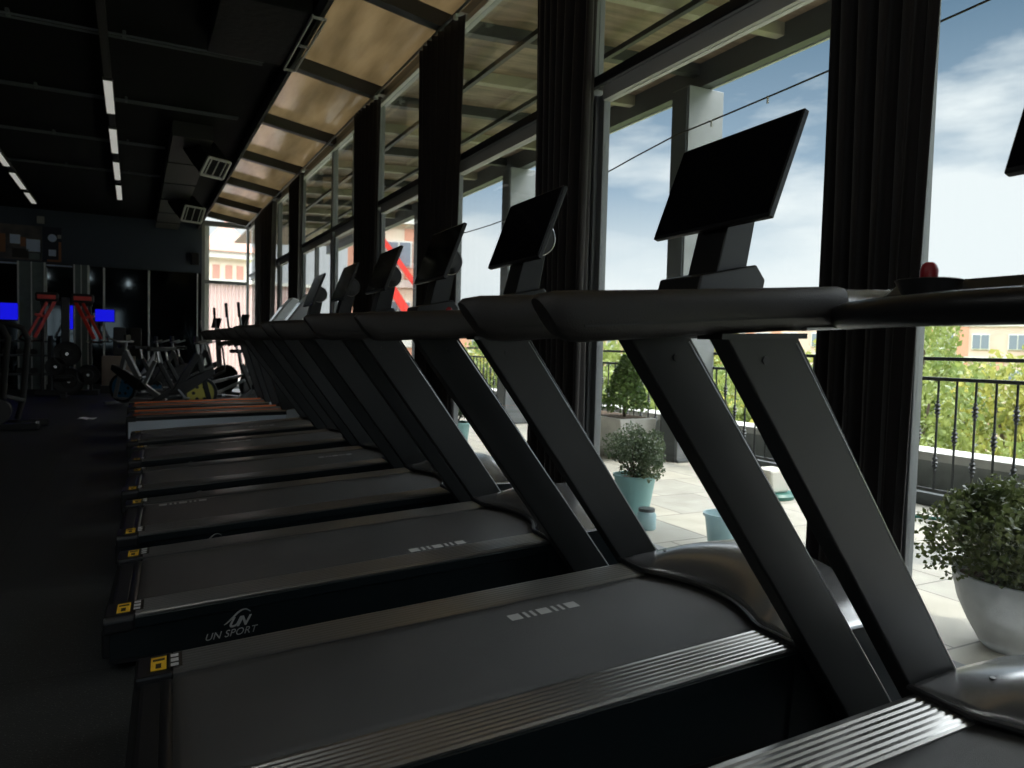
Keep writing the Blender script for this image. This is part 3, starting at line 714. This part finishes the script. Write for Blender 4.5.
def leaves(mb, n, fn, size, rr, fold=.25):
    for _ in range(n):
        p = fn(); s = size*rr.uniform(.6,1.3)
        d = Vector((rr.gauss(0,1),rr.gauss(0,1),rr.gauss(.3,.8))).normalized()
        u = d.cross(Vector((rr.gauss(0,1),rr.gauss(0,1),rr.gauss(0,1)))).normalized()
        w = d.cross(u)
        a = p-d*s*.5; b = p+d*s*.5
        m1 = p+u*s*.32+w*s*fold*.3; m2 = p-u*s*.32+w*s*fold*.3
        mb.add([a,m1,b,m2],[(0,1,2),(0,2,3)])
def shrub(t, c, rx, rz, n, size, m, seed, lumps=9, stems=8, z0=.2):
    rr = random.Random(seed); cl = []
    for i in range(lumps):
        a = rr.uniform(0,2*PI); r = rr.uniform(.25,.78); zz = rr.uniform(-.45,.65)
        q = math.sqrt(max(.1,1-zz*zz))
        cl.append((Vector((rx*r*q*cos(a),rx*r*q*sin(a),rz*zz))+Vector(c), rr.uniform(.26,.42)*rx))
    def fn():
        k = rr.choice(cl); v = Vector((rr.gauss(0,1),rr.gauss(0,1),rr.gauss(0,1))).normalized()*k[1]*rr.uniform(.55,1.08)
        return k[0]+v
    mb = MB(); mb.nofix = True; leaves(mb,n,fn,size,rr)
    mb.build('foliage',m,t)
    sb = MB()
    for k in cl[:stems]:
        e = k[0]; sb.tube([(rr.uniform(-.03,.03),rr.uniform(-.03,.03),z0),tuple((e+Vector((0,0,z0)))/2+Vector((0,0,-.02))),tuple(e)],[.008,.006,.003],6)
    sb.build('stem','bark',t)
def pot(name, label, loc, prof, m, foliage):
    t = thing(name,label,'potted plant',loc)
    MB().lathe(prof,40).build('pot',m,t,smooth=True,angle=50)
    rt, ht = max(p[0] for p in prof[-4:]), max(p[1] for p in prof)
    MB().lathe([(0,ht-.03),(rt*.9,ht-.03),(rt*.9,ht-.06),(0,ht-.06)],24).build('soil','soil',t)
    foliage(t); return t
pot('potted_shrub','large rounded white pot with bushy green shrub at the right edge',(3.27,1.68,-.03),
    [(0,0),(.15,0),(.165,.02),(.205,.09),(.245,.18),(.266,.27),(.270,.300),(.260,.303),(.252,.27),(0,.23)],'pot_white',
    lambda t: shrub(t,(0,.0,.43),.40,.20,14000,.030,'leaf',3,20,12,.28))
pot('potted_shrub','teal pot with grey green shrub on the terrace behind the handrail posts',(3.17,4.22,-.03),
    [(0,0),(.095,0),(.10,.01),(.145,.29),(.155,.30),(.155,.315),(.142,.315),(.13,.28),(0,.25)],'pot_teal',
    lambda t: shrub(t,(0,0,.47),.27,.17,4200,.026,'leaf_b',5,16,10,.28))
pot('potted_shrub','second teal pot seen low between the treadmill posts farther away',(3.2,7.6,-.03),
    [(0,0),(.12,0),(.13,.01),(.17,.33),(.18,.34),(.18,.355),(.16,.355),(.15,.3),(0,.27)],'pot_teal',
    lambda t: shrub(t,(0,0,.52),.27,.18,3000,.03,'leaf_b',8,12,8,.3))
t = thing('plastic_pail','pale blue plastic pail with rolled rim standing on the terrace','pail',(3.2,3.36,-.03))
MB().lathe([(0,0),(.08,0),(.085,.01),(.11,.20),(.122,.20),(.122,.215),(.106,.215),(.08,.02),(0,.015)],32).build('body','pail',t,smooth=True,angle=50)
t = thing('glass_jar','small glass jar with dark lid standing by the teal pot','jar',(3.06,3.93,-.03))
MB().lathe([(0,0),(.06,0),(.065,.01),(.065,.10),(.05,.12),(0,.12)],24).build('body','pail',t,smooth=True); MB().lathe([(0,.12),(.055,.12),(.055,.14),(0,.14)],24).build('lid','steel_grey',t,smooth=True)
# trough planter with conifer
t = thing('trough_planter','long pale concrete planter with a small conifer by the railing','planter',(4.95,7.15,-.03))
MB().prism([(-.20,0),(.20,0),(.25,.45),(-.25,.45)],'y',-.60,.70).build('trough','concrete',t,bevel=.01)
box(-.2,-.55,.44,.2,.65,.455).build('soil','soil',t)
rr = random.Random(21); mb = MB(); mb.nofix = True
def cone():
    h = rr.random()**.8; a = rr.uniform(0,2*PI); r = .30*(1-h)**.8*rr.uniform(.5,1)+.02
    return Vector((r*cos(a),-.33+r*sin(a),.52+.62*h))
leaves(mb,3000,cone,.05,rr); mb.build('conifer','leaf_con',t)
MB().tube([(0,-.33,.44),(0,-.33,.9)],.02,8).build('trunk','bark',t)
t = thing('storage_tub','pale tub with a green base standing near the railing','tub',(4.75,4.45,-.03))
MB().prism([(-.10,.05),(.10,.05),(.12,.24),(-.12,.24)],'y',-.11,.11).build('body','facade_pale',t,bevel=.02); MB().lathe([(0,0),(.19,0),(.20,.03),(.18,.05),(0,.05)],28).build('saucer','hose',t,smooth=True)
t = tag(MB().tube([(5.0+.3*sin(q*.8),1.0+q*.22,-.012) for q in range(14)],.014,8).build('garden_hose','hose',smooth=True),'green garden hose lying on the terrace tiles near the railing','hose')
#t2 = tag(MB().prism([(-.2,0),(.2,0),(.2,.42),(-.2,.42)],'y',-.2,.2).build('dark_planter','conc_dark',bevel=.01),'dark square planter box behind the teal pot near the railing','planter'); t2.location = (5.25,5.9,-.03)

# ------------------------------------------------------------------ far surroundings
struct(box(6.4,-80,-13.2,260,260,-13).build('ground','ground'))
def make_tree(m, seed, R=3.6, H=8.5, n=8000, size=.26):
    t = thing('tree','','tree'); rr = random.Random(seed); cl = []
    for i in range(16):
        a = rr.uniform(0,2*PI); r = rr.uniform(0,.72)*R; z = H+rr.uniform(-.55,.6)*R*(1-.5*r/R)
        cl.append((Vector((r*cos(a),r*sin(a),z)),rr.uniform(.26,.42)*R))
    def fn():
        k = rr.choice(cl); return k[0]+Vector((rr.gauss(0,1),rr.gauss(0,1),rr.gauss(0,1))).normalized()*k[1]*rr.uniform(.6,1.05)
    mb = MB(); mb.nofix = True; leaves(mb,n,fn,size,rr); mb.build('crown',m,t)
    tr = MB(); tr.tube([(0,0,0),(.1,0,H*.5),(0,.1,H)],[.28,.2,.12],8)
    for k in cl[:6]: tr.tube([(0,0,H*.55),tuple(k[0])],[.12,.04],6)
    tr.build('trunk','bark',t); return t
tp = [make_tree('leaf_far',31),make_tree('leaf_far2',32),make_tree('leaf_far',33,R=4.2,H=8.8)]
spots = [(22,9,0,1.0),(27,13.5,1,1.08),(21,15,2,.98),(30,20,0,1.15),(34,11,2,1.17),(26,24,1,1.06),(20,21,0,.98),(37,26,2,1.2),(16,13,1,.94),(24,31,2,1.05),(17,27,0,1.0),(33,35,1,1.15),(15,19,0,.93),(40,17,1,1.22),(28,5,0,1.08),(36,3,1,1.15),(15.5,36,2,1.0),(21,42,1,1.05),(46,33,0,1.25),(19,3,2,.93)]
words = ['rounded green','yellow green','broad green']
used = [0,0,0]
order = sorted(range(len(spots)), key=lambda i: math.hypot(spots[i][0],spots[i][1]))
rank = {i:r for r,i in enumerate(order)}
ORD = ['nearest','second nearest','third nearest','fourth nearest','fifth nearest','sixth nearest','seventh nearest','eighth nearest','ninth nearest','tenth nearest','eleventh nearest','twelfth nearest','thirteenth nearest','fourteenth nearest','fifteenth nearest','sixteenth nearest','seventeenth nearest','eighteenth nearest','nineteenth nearest','farthest']
for i,(x,y,kd,s) in enumerate(spots):
    o = tp[kd] if not used[kd] else copy_tree(tp[kd]); used[kd] = 1
    o.location = (x,y,-13); o.scale = (s,s,s*1.22); o.rotation_euler = (0,0,i*1.3)
    o['label'] = '%s leafy tree beyond the balcony railing, %s of the trees' % (words[kd],ORD[rank[i]]); o['category'] = 'tree'; o['group'] = 'trees beyond the railing'
def block(name, label, loc, rz, W, D, z0, z1, nx, nz, m, band='facade_pale'):
    t = thing(name,label,'building',loc,rz)
    box(-W/2,0,z0,W/2,D,z1).build('wall',m,t)
    fh = (z1-z0)/nz; b = MB()
    for k in range(nz): b.box(-W/2-.1,-.15,z0+k*fh-.2,W/2+.1,0,z0+k*fh+.25)
    b.build('floor_band',band,t)
    box(-W/2-.3,-.4,z1,W/2+.3,D+.3,z1+.5).build('roof',band,t)
    bp = MB()
    for i in range(nx+1):
        for k in range(nz):
            if (i+k) % 3: bp.box(-W/2+i*W/nx-.5,-.08,z0+k*fh+.3,-W/2+i*W/nx+.5,0,z0+(k+1)*fh-.25)
    bp.build('brick_panel','salmon',t)
    for i in range(nx):
        for k in range(nz):
            xx = -W/2+(i+.5)*W/nx; zz = z0+(k+.5)*fh
            f = box(xx-.8,-.14,zz-.8,xx+.8,0,zz+.8).build('window','facade_pale',t)
            MB().box(xx-.7,-.2,zz-.7,xx-.05,-.14,zz+.7).box(xx+.05,-.2,zz-.7,xx+.7,-.14,zz+.7).build('pane','pane_far',f)
    return t
def face(x,y): return math.atan2(y,x)-PI/2   # local -Y faces the camera
block('apartment_building','beige apartment block with rows of windows behind the trees at the right',(78,44,-13),face(78,44),50,12,0,21.5,16,6,'facade')
block('apartment_building','long low pinkish apartment block farther left behind the railing',(72,92,-13),face(72,92),70,12,0,17.0,16,5,'facade2')
t = block('apartment_building','cream building with a red slanting truss seen between the curtains',(14.2,43,-13),face(14.2,43),5,8,0,21.5,3,6,'cream')
tr = MB(); tr.bar((-2.3,-.6,20.5),(1.9,-.6,14.2),.3,.5); tr.bar((-1.2,-.6,20.8),(2.3,-.6,16.2),.3,.3); tr.build('red_truss','red_paint',t)
t = thing('tower_building','pale tower with red brown tiled roof seen through the far window','building',(6.3,60,-13))
box(-1.4,0,0,1.5,3,20.5).build('wall','cream',t); box(-1.9,-.4,20.5,1.9,3.4,21.0).build('cornice','facade_pale',t)
MB().add([(-2.2,-.6,21),(2.2,-.6,21),(2.2,3.6,21),(-2.2,3.6,21),(0,1.5,23.6)],[(0,3,2,1),(0,1,4),(1,2,4),(2,3,4),(3,0,4)]).build('roof','roof_tile',t)
for x in (-.8,.1,.9): box(x-.25,-.06,18.6,x+.25,0,20.0).build('window','roof_tile',t)
t = thing('corrugated_hall','pale pink corrugated hall wall below the tower','building',(7,46,-13))
mb = MB()
poly = []
for k in range(34): poly += [(-4+k*.2,0),(-4+k*.2+.06,.08),(-4+k*.2+.10,.08),(-4+k*.2+.16,0)]
poly += [(2.8,6),(-4,6)]
mb.prism(poly,'z',0,17.6); mb.build('wall','pink_metal',t)
box(-4.2,-.2,17.6,3.0,6.2,17.8).build('roof_edge','facade_pale',t)

# ------------------------------------------------------------------ exercise machines at the far end
def make_bike(wheel='bike_yellow', tube='bike_black'):
    t = thing('spin_bike','','exercise bike')
    f = MB(); f.bar((-.42,0,.10),(.05,0,.40),.06,.09); f.bar((.05,0,.40),(.36,0,.95),.07,.10); f.bar((.0,0,.36),(-.22,0,.80),.05,.07); f.bar((.36,0,.9),(.55,0,.12),.06,.08); f.bar((-.42,0,.10),(.55,0,.12),.05,.06)
    f.build('frame',tube,t,bevel=.01)
    MB().prism([(-.1,.30),(.15,.28),(.62,.62),(.60,.72),(.35,.62),(.05,.46)],'y',-.045,.045).build('chain_guard','bike_black',t,bevel=.015)
    MB().lathe([(.21,-.025),(.255,-.03),(.265,0),(.255,.03),(.21,.025),(.21,-.025)],32,(.40,0,.31),'y',False).build('tyre_rim','bike_black',t,smooth=True)
    w = MB(); w.lathe([(0,-.015),(.215,-.015),(.215,.015),(0,.015)],28,(.40,0,.31),'y'); w.build('flywheel',wheel,t)
    for k in range(6):
        a = k*PI/3; MB().lathe([(0,-.018),(.028,-.018),(.028,.018),(0,.018)],10,(.40+.11*cos(a),0,.31+.11*sin(a)),'y').build('wheel_hole','bike_black',t)
    for x in (-.45,.56): MB().tube([(x,-.27,.05),(x,.27,.05)],.03,10).build('stabiliser','bike_grey',t,smooth=True)
    MB().tube([(-.22,0,.78),(-.25,0,.98)],.02,10).build('seat_post','chrome',t,smooth=True)
    MB().prism([(-.40,.07),(-.36,.10),(-.15,.05),(-.06,.02),(-.06,-.02),(-.15,-.05),(-.36,-.10),(-.40,-.07)],'z',.98,1.04).build('saddle','plate',t,bevel=.015)
    h = MB(); h.tube([(.36,0,.93),(.33,0,1.12)],.022,10); h.tube([(.52,-.2,1.17),(.36,-.2,1.12),(.32,-.1,1.12),(.32,.1,1.12),(.36,.2,1.12),(.52,.2,1.17)],.016,10); h.build('handlebar','bike_grey',t,smooth=True)
    box(.30,-.06,1.14,.34,.06,1.24).build('display','plastic',t,bevel=.005)
    c = MB(); c.bar((.05,-.08,.38),(.16,-.08,.24),.02,.03); c.bar((.05,.08,.38),(-.06,.08,.52),.02,.03); c.build('crank','chrome',t)
    for (x,y,z) in ((.16,-.14,.24),(-.06,.14,.52)): box(x-.05,y-.05,z-.012,x+.05,y+.05,z+.012).build('pedal','bike_grey',t,bevel=.004)
    return t
b1 = make_bike(); b2 = make_bike('bike_blue','bike_grey'); b3 = make_bike('plate','bike_black'); bk = [b1,b2,b3]; ub = [0,0,0]
for (kd,x,y,rz,l) in ((0,.57,13.0,.1,'black spin bike with dull yellow flywheel, right behind the orange striped treadmill'),
   (1,.15,14.3,2.5,'grey spin bike with blue flywheel beside the beige board'),(2,1.75,12.8,.5,'dark spin bike in front of the far window'),
   (2,.35,16.0,.2,'dark spin bike with pale handlebar behind the blue wheeled one'),(2,.75,15.0,.3,'dark spin bike in the middle of the far cluster'),
   (1,.1,17.0,.3,'grey spin bike at the back of the cluster before the mirrors'),(0,1.1,17.9,.2,'black spin bike with yellow wheel nearest the far wall')):
    o = bk[kd] if not ub[kd] else copy_tree(bk[kd]); ub[kd] = 1
    o.location = (x,y,0); o.rotation_euler = (0,0,rz); o['label'] = l; o['group'] = 'exercise bikes at the far end'
def make_elliptical():
    t = thing('elliptical_trainer','','elliptical trainer')
    b = MB(); b.bar((-.8,0,.08),(.6,0,.08),.08,.08); b.bar((-.8,-.3,.05),(-.8,.3,.05),.07,.07); b.bar((.6,-.3,.05),(.6,.3,.05),.07,.07); b.bar((.35,0,.1),(.25,0,1.45),.07,.09); b.build('frame','bike_grey',t,bevel=.01)
    MB().lathe([(0,-.09),(.26,-.09),(.29,-.06),(.29,.06),(.26,.09),(0,.09)],28,(.45,0,.38),'y').build('flywheel_housing','bike_black',t,smooth=True)
    for s in (-1,1):
        MB().tube([(.30,s*.22,.55),(.22,s*.24,1.0),(.05,s*.26,1.45),(.0,s*.26,1.85)],.02,10).build('arm','bike_grey',t,smooth=True)
        MB().tube([(.02,s*.26,1.6),(.0,s*.26,1.86)],.026,10).build('grip','plate',t,smooth=True)
        MB().bar((.30,s*.22,.55),(-.6,s*.2,.26+.1*s),.04,.05).build('pedal_arm','silver',t)
        box(-.65,s*.2-.08,.30+.1*s,-.28,s*.2+.08,.34+.1*s).build('footplate','plate',t,bevel=.01)
    MB().bar((.20,0,1.45),(.26,0,1.66),.26,.04,(1,0,0)).build('console','plastic',t,bevel=.01)
    return t
e1 = make_elliptical(); e2 = copy_tree(e1)
for o,x,y,rz,l in ((e1,1.55,14.0,.3,'elliptical trainer with tall arms in front of the left half of the far window'),(e2,1.35,16.7,.5,'elliptical trainer with tall arms in front of the right half of the far window')):
    o.location = (x,y,0); o.rotation_euler = (0,0,rz); o['label'] = l; o['group'] = 'elliptical trainers by the far window'
t = thing('weight_bench','dark padded bench with pale legs right of the spin bikes','bench',(2.1,11.95,0),.5)
MB().bar((-.5,0,.48),(.35,0,.52),.28,.08).build('pad','plate',t,bevel=.02); MB().bar((.35,0,.55),(.62,0,1.0),.28,.08,(1,0,0)).build('backrest','plate',t,bevel=.02)
for (x,z) in ((-.45,.44),(.4,.46)): MB().tube([(x,-.22,.03),(x,0,z),(x,.22,.03)],.022,8).build('leg','silver',t,smooth=True)
MB().tube([(-.45,0,.1),(.4,0,.1)],.025,8).build('spine','silver',t,smooth=True)
t = thing('board_box','beige board box standing before the mirrors','box',(-.30,18.1,0))
box(-.32,-.15,.16,.32,.15,.80).build('body','beige_box',t,bevel=.01); box(-.34,-.17,.0,.34,.17,.16).build('plinth','plastic',t)
for i,x in enumerate((-.28,.02)):
    o = MB().prism([(-.13,0),(.13,0),(.12,.62),(-.12,.62)],'y',-.1,.1).build('upright_pad','duct' if i else 'conc_dark',bevel=.03); o.location = (x,18.1,.80)
    tag(o,('tall grey padded panel standing on the beige board box at left','darker padded panel standing on the beige board box at right')[i],'pad')
# plate loaded press with red levers
t = thing('plate_press','tall black plate loaded press with two red lever arms and round plates','gym machine',(-1.2,16.9,0))
f = MB(); f.bar((0,0,.1),(0,0,1.95),.12,.14); f.bar((-.55,.3,.06),(.55,.3,.06),.1,.1); f.bar((0,-.6,.06),(0,.5,.06),.1,.1)
for s in (-1,1): f.bar((s*.42,.3,.06),(s*.40,.3,1.9),.06,.06)
f.bar((-.45,.3,1.85),(.45,.3,1.85),.06,.08); f.build('frame','bike_black',t,bevel=.01)
for s in (-1,1):
    a = MB(); a.bar((s*.16,-.05,1.90),(s*.50,-.15,1.15),.05,.06); a.bar((s*.30,-.05,1.85),(s*.62,-.15,1.15),.04,.05); a.bar((s*.28,-.10,1.55),(s*.50,-.10,1.60),.05,.05); a.build('lever_arm','red_paint',t,bevel=.006)
    box(s*.30-.19,-.16,1.86,s*.30+.19,.08,2.03).build('shoulder_pad','plate',t,bevel=.04,seg=3)
    box(s*.30-.15,-.17,1.90,s*.30+.15,-.155,1.98).build('pad_face','red_paint',t)
    MB().tube([(s*.36,-.2,1.10),(s*.62,-.25,1.08),(s*.74,-.2,1.12),(s*.70,-.1,1.2)],.02,8).build('handle','chrome',t,smooth=True)
for (x,z,r) in ((.05,.85,.24),(.08,.32,.26),(.40,.45,.20),(-.14,.60,.18)):
    p = MB().lathe([(.02,-.05),(r*.45,-.05),(r*.5,-.03),(r*.85,-.03),(r,-.05),(r,.05),(.02,.05)],30,(x,-.32,z),'y').build('weight_plate','plate',t,smooth=True)
    MB().lathe([(0,-.07),(.03,-.07),(.03,0),(0,0)],12,(x,-.34,z),'y').build('hub','chrome',p)
MB().bar((0,-.3,.35),(0,-.75,.42),.3,.08).build('seat','plate',t,bevel=.02)
# dumbbell rack left of it
t = thing('dumbbell_rack','dark shelf rack of weights left of the red armed press','rack',(-2.0,18.6,0))
for z in (.35,.75,1.05): box(-.55,-.2,z,.4,.2,z+.04).build('shelf','steel_grey',t)
for x in (-.55,.4): box(x-.03,-.2,0,x+.03,.2,1.2).build('side','bike_black',t)
for z in (.39,.79):
    for x in (-.4,-.15,.1): 
        d_ = MB(); d_.lathe([(0,-.14),(.06,-.14),(.06,-.05),(.015,-.05),(.015,.05),(.06,.05),(.06,.14),(0,.14)],14,(x+t.location.x,18.6,z+.062),'y')
        tag(d_.build('dumbbell','plate',smooth=True),'black dumbbell on the %s shelf of the dark rack, %s of three' % ('lower' if z<.5 else 'upper',{-.4:'left',-.15:'middle',.1:'right'}[x]),'dumbbell','dumbbells on the dark rack')
# tubular machine at left edge
t = thing('cable_machine','dark machine with two arched grey tubes cropped by the left edge','gym machine',(-1.30,10.9,0))
for i,(dx,dy) in enumerate(((0,0),(.17,.35))):
    MB().tube([(-.55+dx,dy,1.30),(-.30+dx,dy,1.32),(-.14+dx,dy,1.27),(-.08+dx,dy,1.13),(-.10+dx,dy,.9),(-.14+dx,dy,.35),(-.20+dx,dy,.1)],.036,14).build('arched_tube','duct',t,smooth=True)
b = MB(); b.bar((-.6,.0,.05),(.25,-.1,.05),.10,.08); b.bar((-.6,.4,.05),(.3,.45,.05),.10,.08); b.bar((-.5,0,.05),(-.5,.4,.05),.1,.08); b.bar((-.12,0,.42),(.04,.35,.34),.06,.05); b.build('base','bike_black',t,bevel=.01)
MB().lathe([(0,-.04),(.16,-.04),(.17,0),(.16,.04),(0,.04)],24,(-.2,-.08,.24),'y').build('pulley','bike_black',t,smooth=True)
MB().tube([(.23,-.12,.1),(.23,-.05,.1)],.02,8).build('pin','chrome',t)
mb = MB().grid(lambda u,v: (-.72+.22*u+.02*v,12.1+.25*v-.08*u,.006+.012*sin(u*7)*sin(v*3+1)**2),10,6)
tag(mb.build('paper_scrap','paper',solid=.001),'crumpled scrap of white paper on the dark rubber floor','paper')

# ------------------------------------------------------------------ world and sun
w = bpy.data.worlds.new('sky'); bpy.context.scene.world = w; w.use_nodes = True; nt = w.node_tree; nt.nodes.clear()
N = nt.nodes.new; Lk = nt.links.new
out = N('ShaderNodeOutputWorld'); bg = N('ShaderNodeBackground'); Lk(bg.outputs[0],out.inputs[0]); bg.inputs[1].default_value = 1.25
tc = N('ShaderNodeTexCoord'); sx = N('ShaderNodeSeparateXYZ'); Lk(tc.outputs['Generated'],sx.inputs[0])
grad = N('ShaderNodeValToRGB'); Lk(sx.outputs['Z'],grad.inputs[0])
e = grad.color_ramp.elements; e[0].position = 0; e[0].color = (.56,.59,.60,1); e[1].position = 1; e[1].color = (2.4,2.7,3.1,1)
for p,c in ((.12,(.47,.52,.55)),(.21,(.23,.31,.39)),(.385,(.09,.15,.215)),(.405,(.5,.56,.62)),(.46,(3.9,4.05,4.15)),(.80,(3.6,3.75,3.85))):  # sky above the visible part brightened as added light for the interior
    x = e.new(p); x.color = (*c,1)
mp = N('ShaderNodeMapping'); mp.inputs['Scale'].default_value = (1.6,1.6,5.2); mp.inputs['Location'].default_value = (.35,.1,.2); Lk(tc.outputs['Generated'],mp.inputs[0])
n1 = N('ShaderNodeTexNoise'); n1.inputs['Scale'].default_value = 2.0; n1.inputs['Detail'].default_value = 7; n1.inputs['Roughness'].default_value = .55; Lk(mp.outputs[0],n1.inputs['Vector'])
# more cloud towards the horizon
mr = N('ShaderNodeMapRange'); mr.inputs[1].default_value = .05; mr.inputs[2].default_value = .34; mr.inputs[3].default_value = .30; mr.inputs[4].default_value = -.06; Lk(sx.outputs['Z'],mr.inputs[0])
ad = N('ShaderNodeMath'); ad.operation = 'ADD'; Lk(n1.outputs[0],ad.inputs[0]); Lk(mr.outputs[0],ad.inputs[1])
cr = N('ShaderNodeValToRGB'); cr.color_ramp.elements[0].position = .52; cr.color_ramp.elements[1].position = .74; Lk(ad.outputs[0],cr.inputs[0])
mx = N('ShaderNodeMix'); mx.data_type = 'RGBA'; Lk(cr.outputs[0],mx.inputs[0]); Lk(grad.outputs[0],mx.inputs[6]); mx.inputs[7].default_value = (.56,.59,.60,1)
hi = N('ShaderNodeMapRange'); hi.inputs[1].default_value = .39; hi.inputs[2].default_value = .42; hi.inputs[3].default_value = 1; hi.inputs[4].default_value = 0; Lk(sx.outputs['Z'],hi.inputs[0])
ml = N('ShaderNodeMath'); ml.operation = 'MULTIPLY'; Lk(cr.outputs[0],ml.inputs[0]); Lk(hi.outputs[0],ml.inputs[1]); Lk(ml.outputs[0],mx.inputs[0])
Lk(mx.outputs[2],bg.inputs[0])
sun = bpy.data.lights.new('sun','SUN'); sun.energy = 1.9; sun.angle = .01; sun.color = (1,.93,.80)
so = bpy.data.objects.new('sun',sun); C.objects.link(so)
d = Vector((.47,-.25,.85)).normalized(); so.rotation_euler = d.to_track_quat('Z','Y').to_euler()

vs = bpy.context.scene.view_settings; vs.view_transform = 'Standard'; vs.look = 'None'; vs.gamma = 1; vs.exposure = .55; vs.use_curve_mapping = False
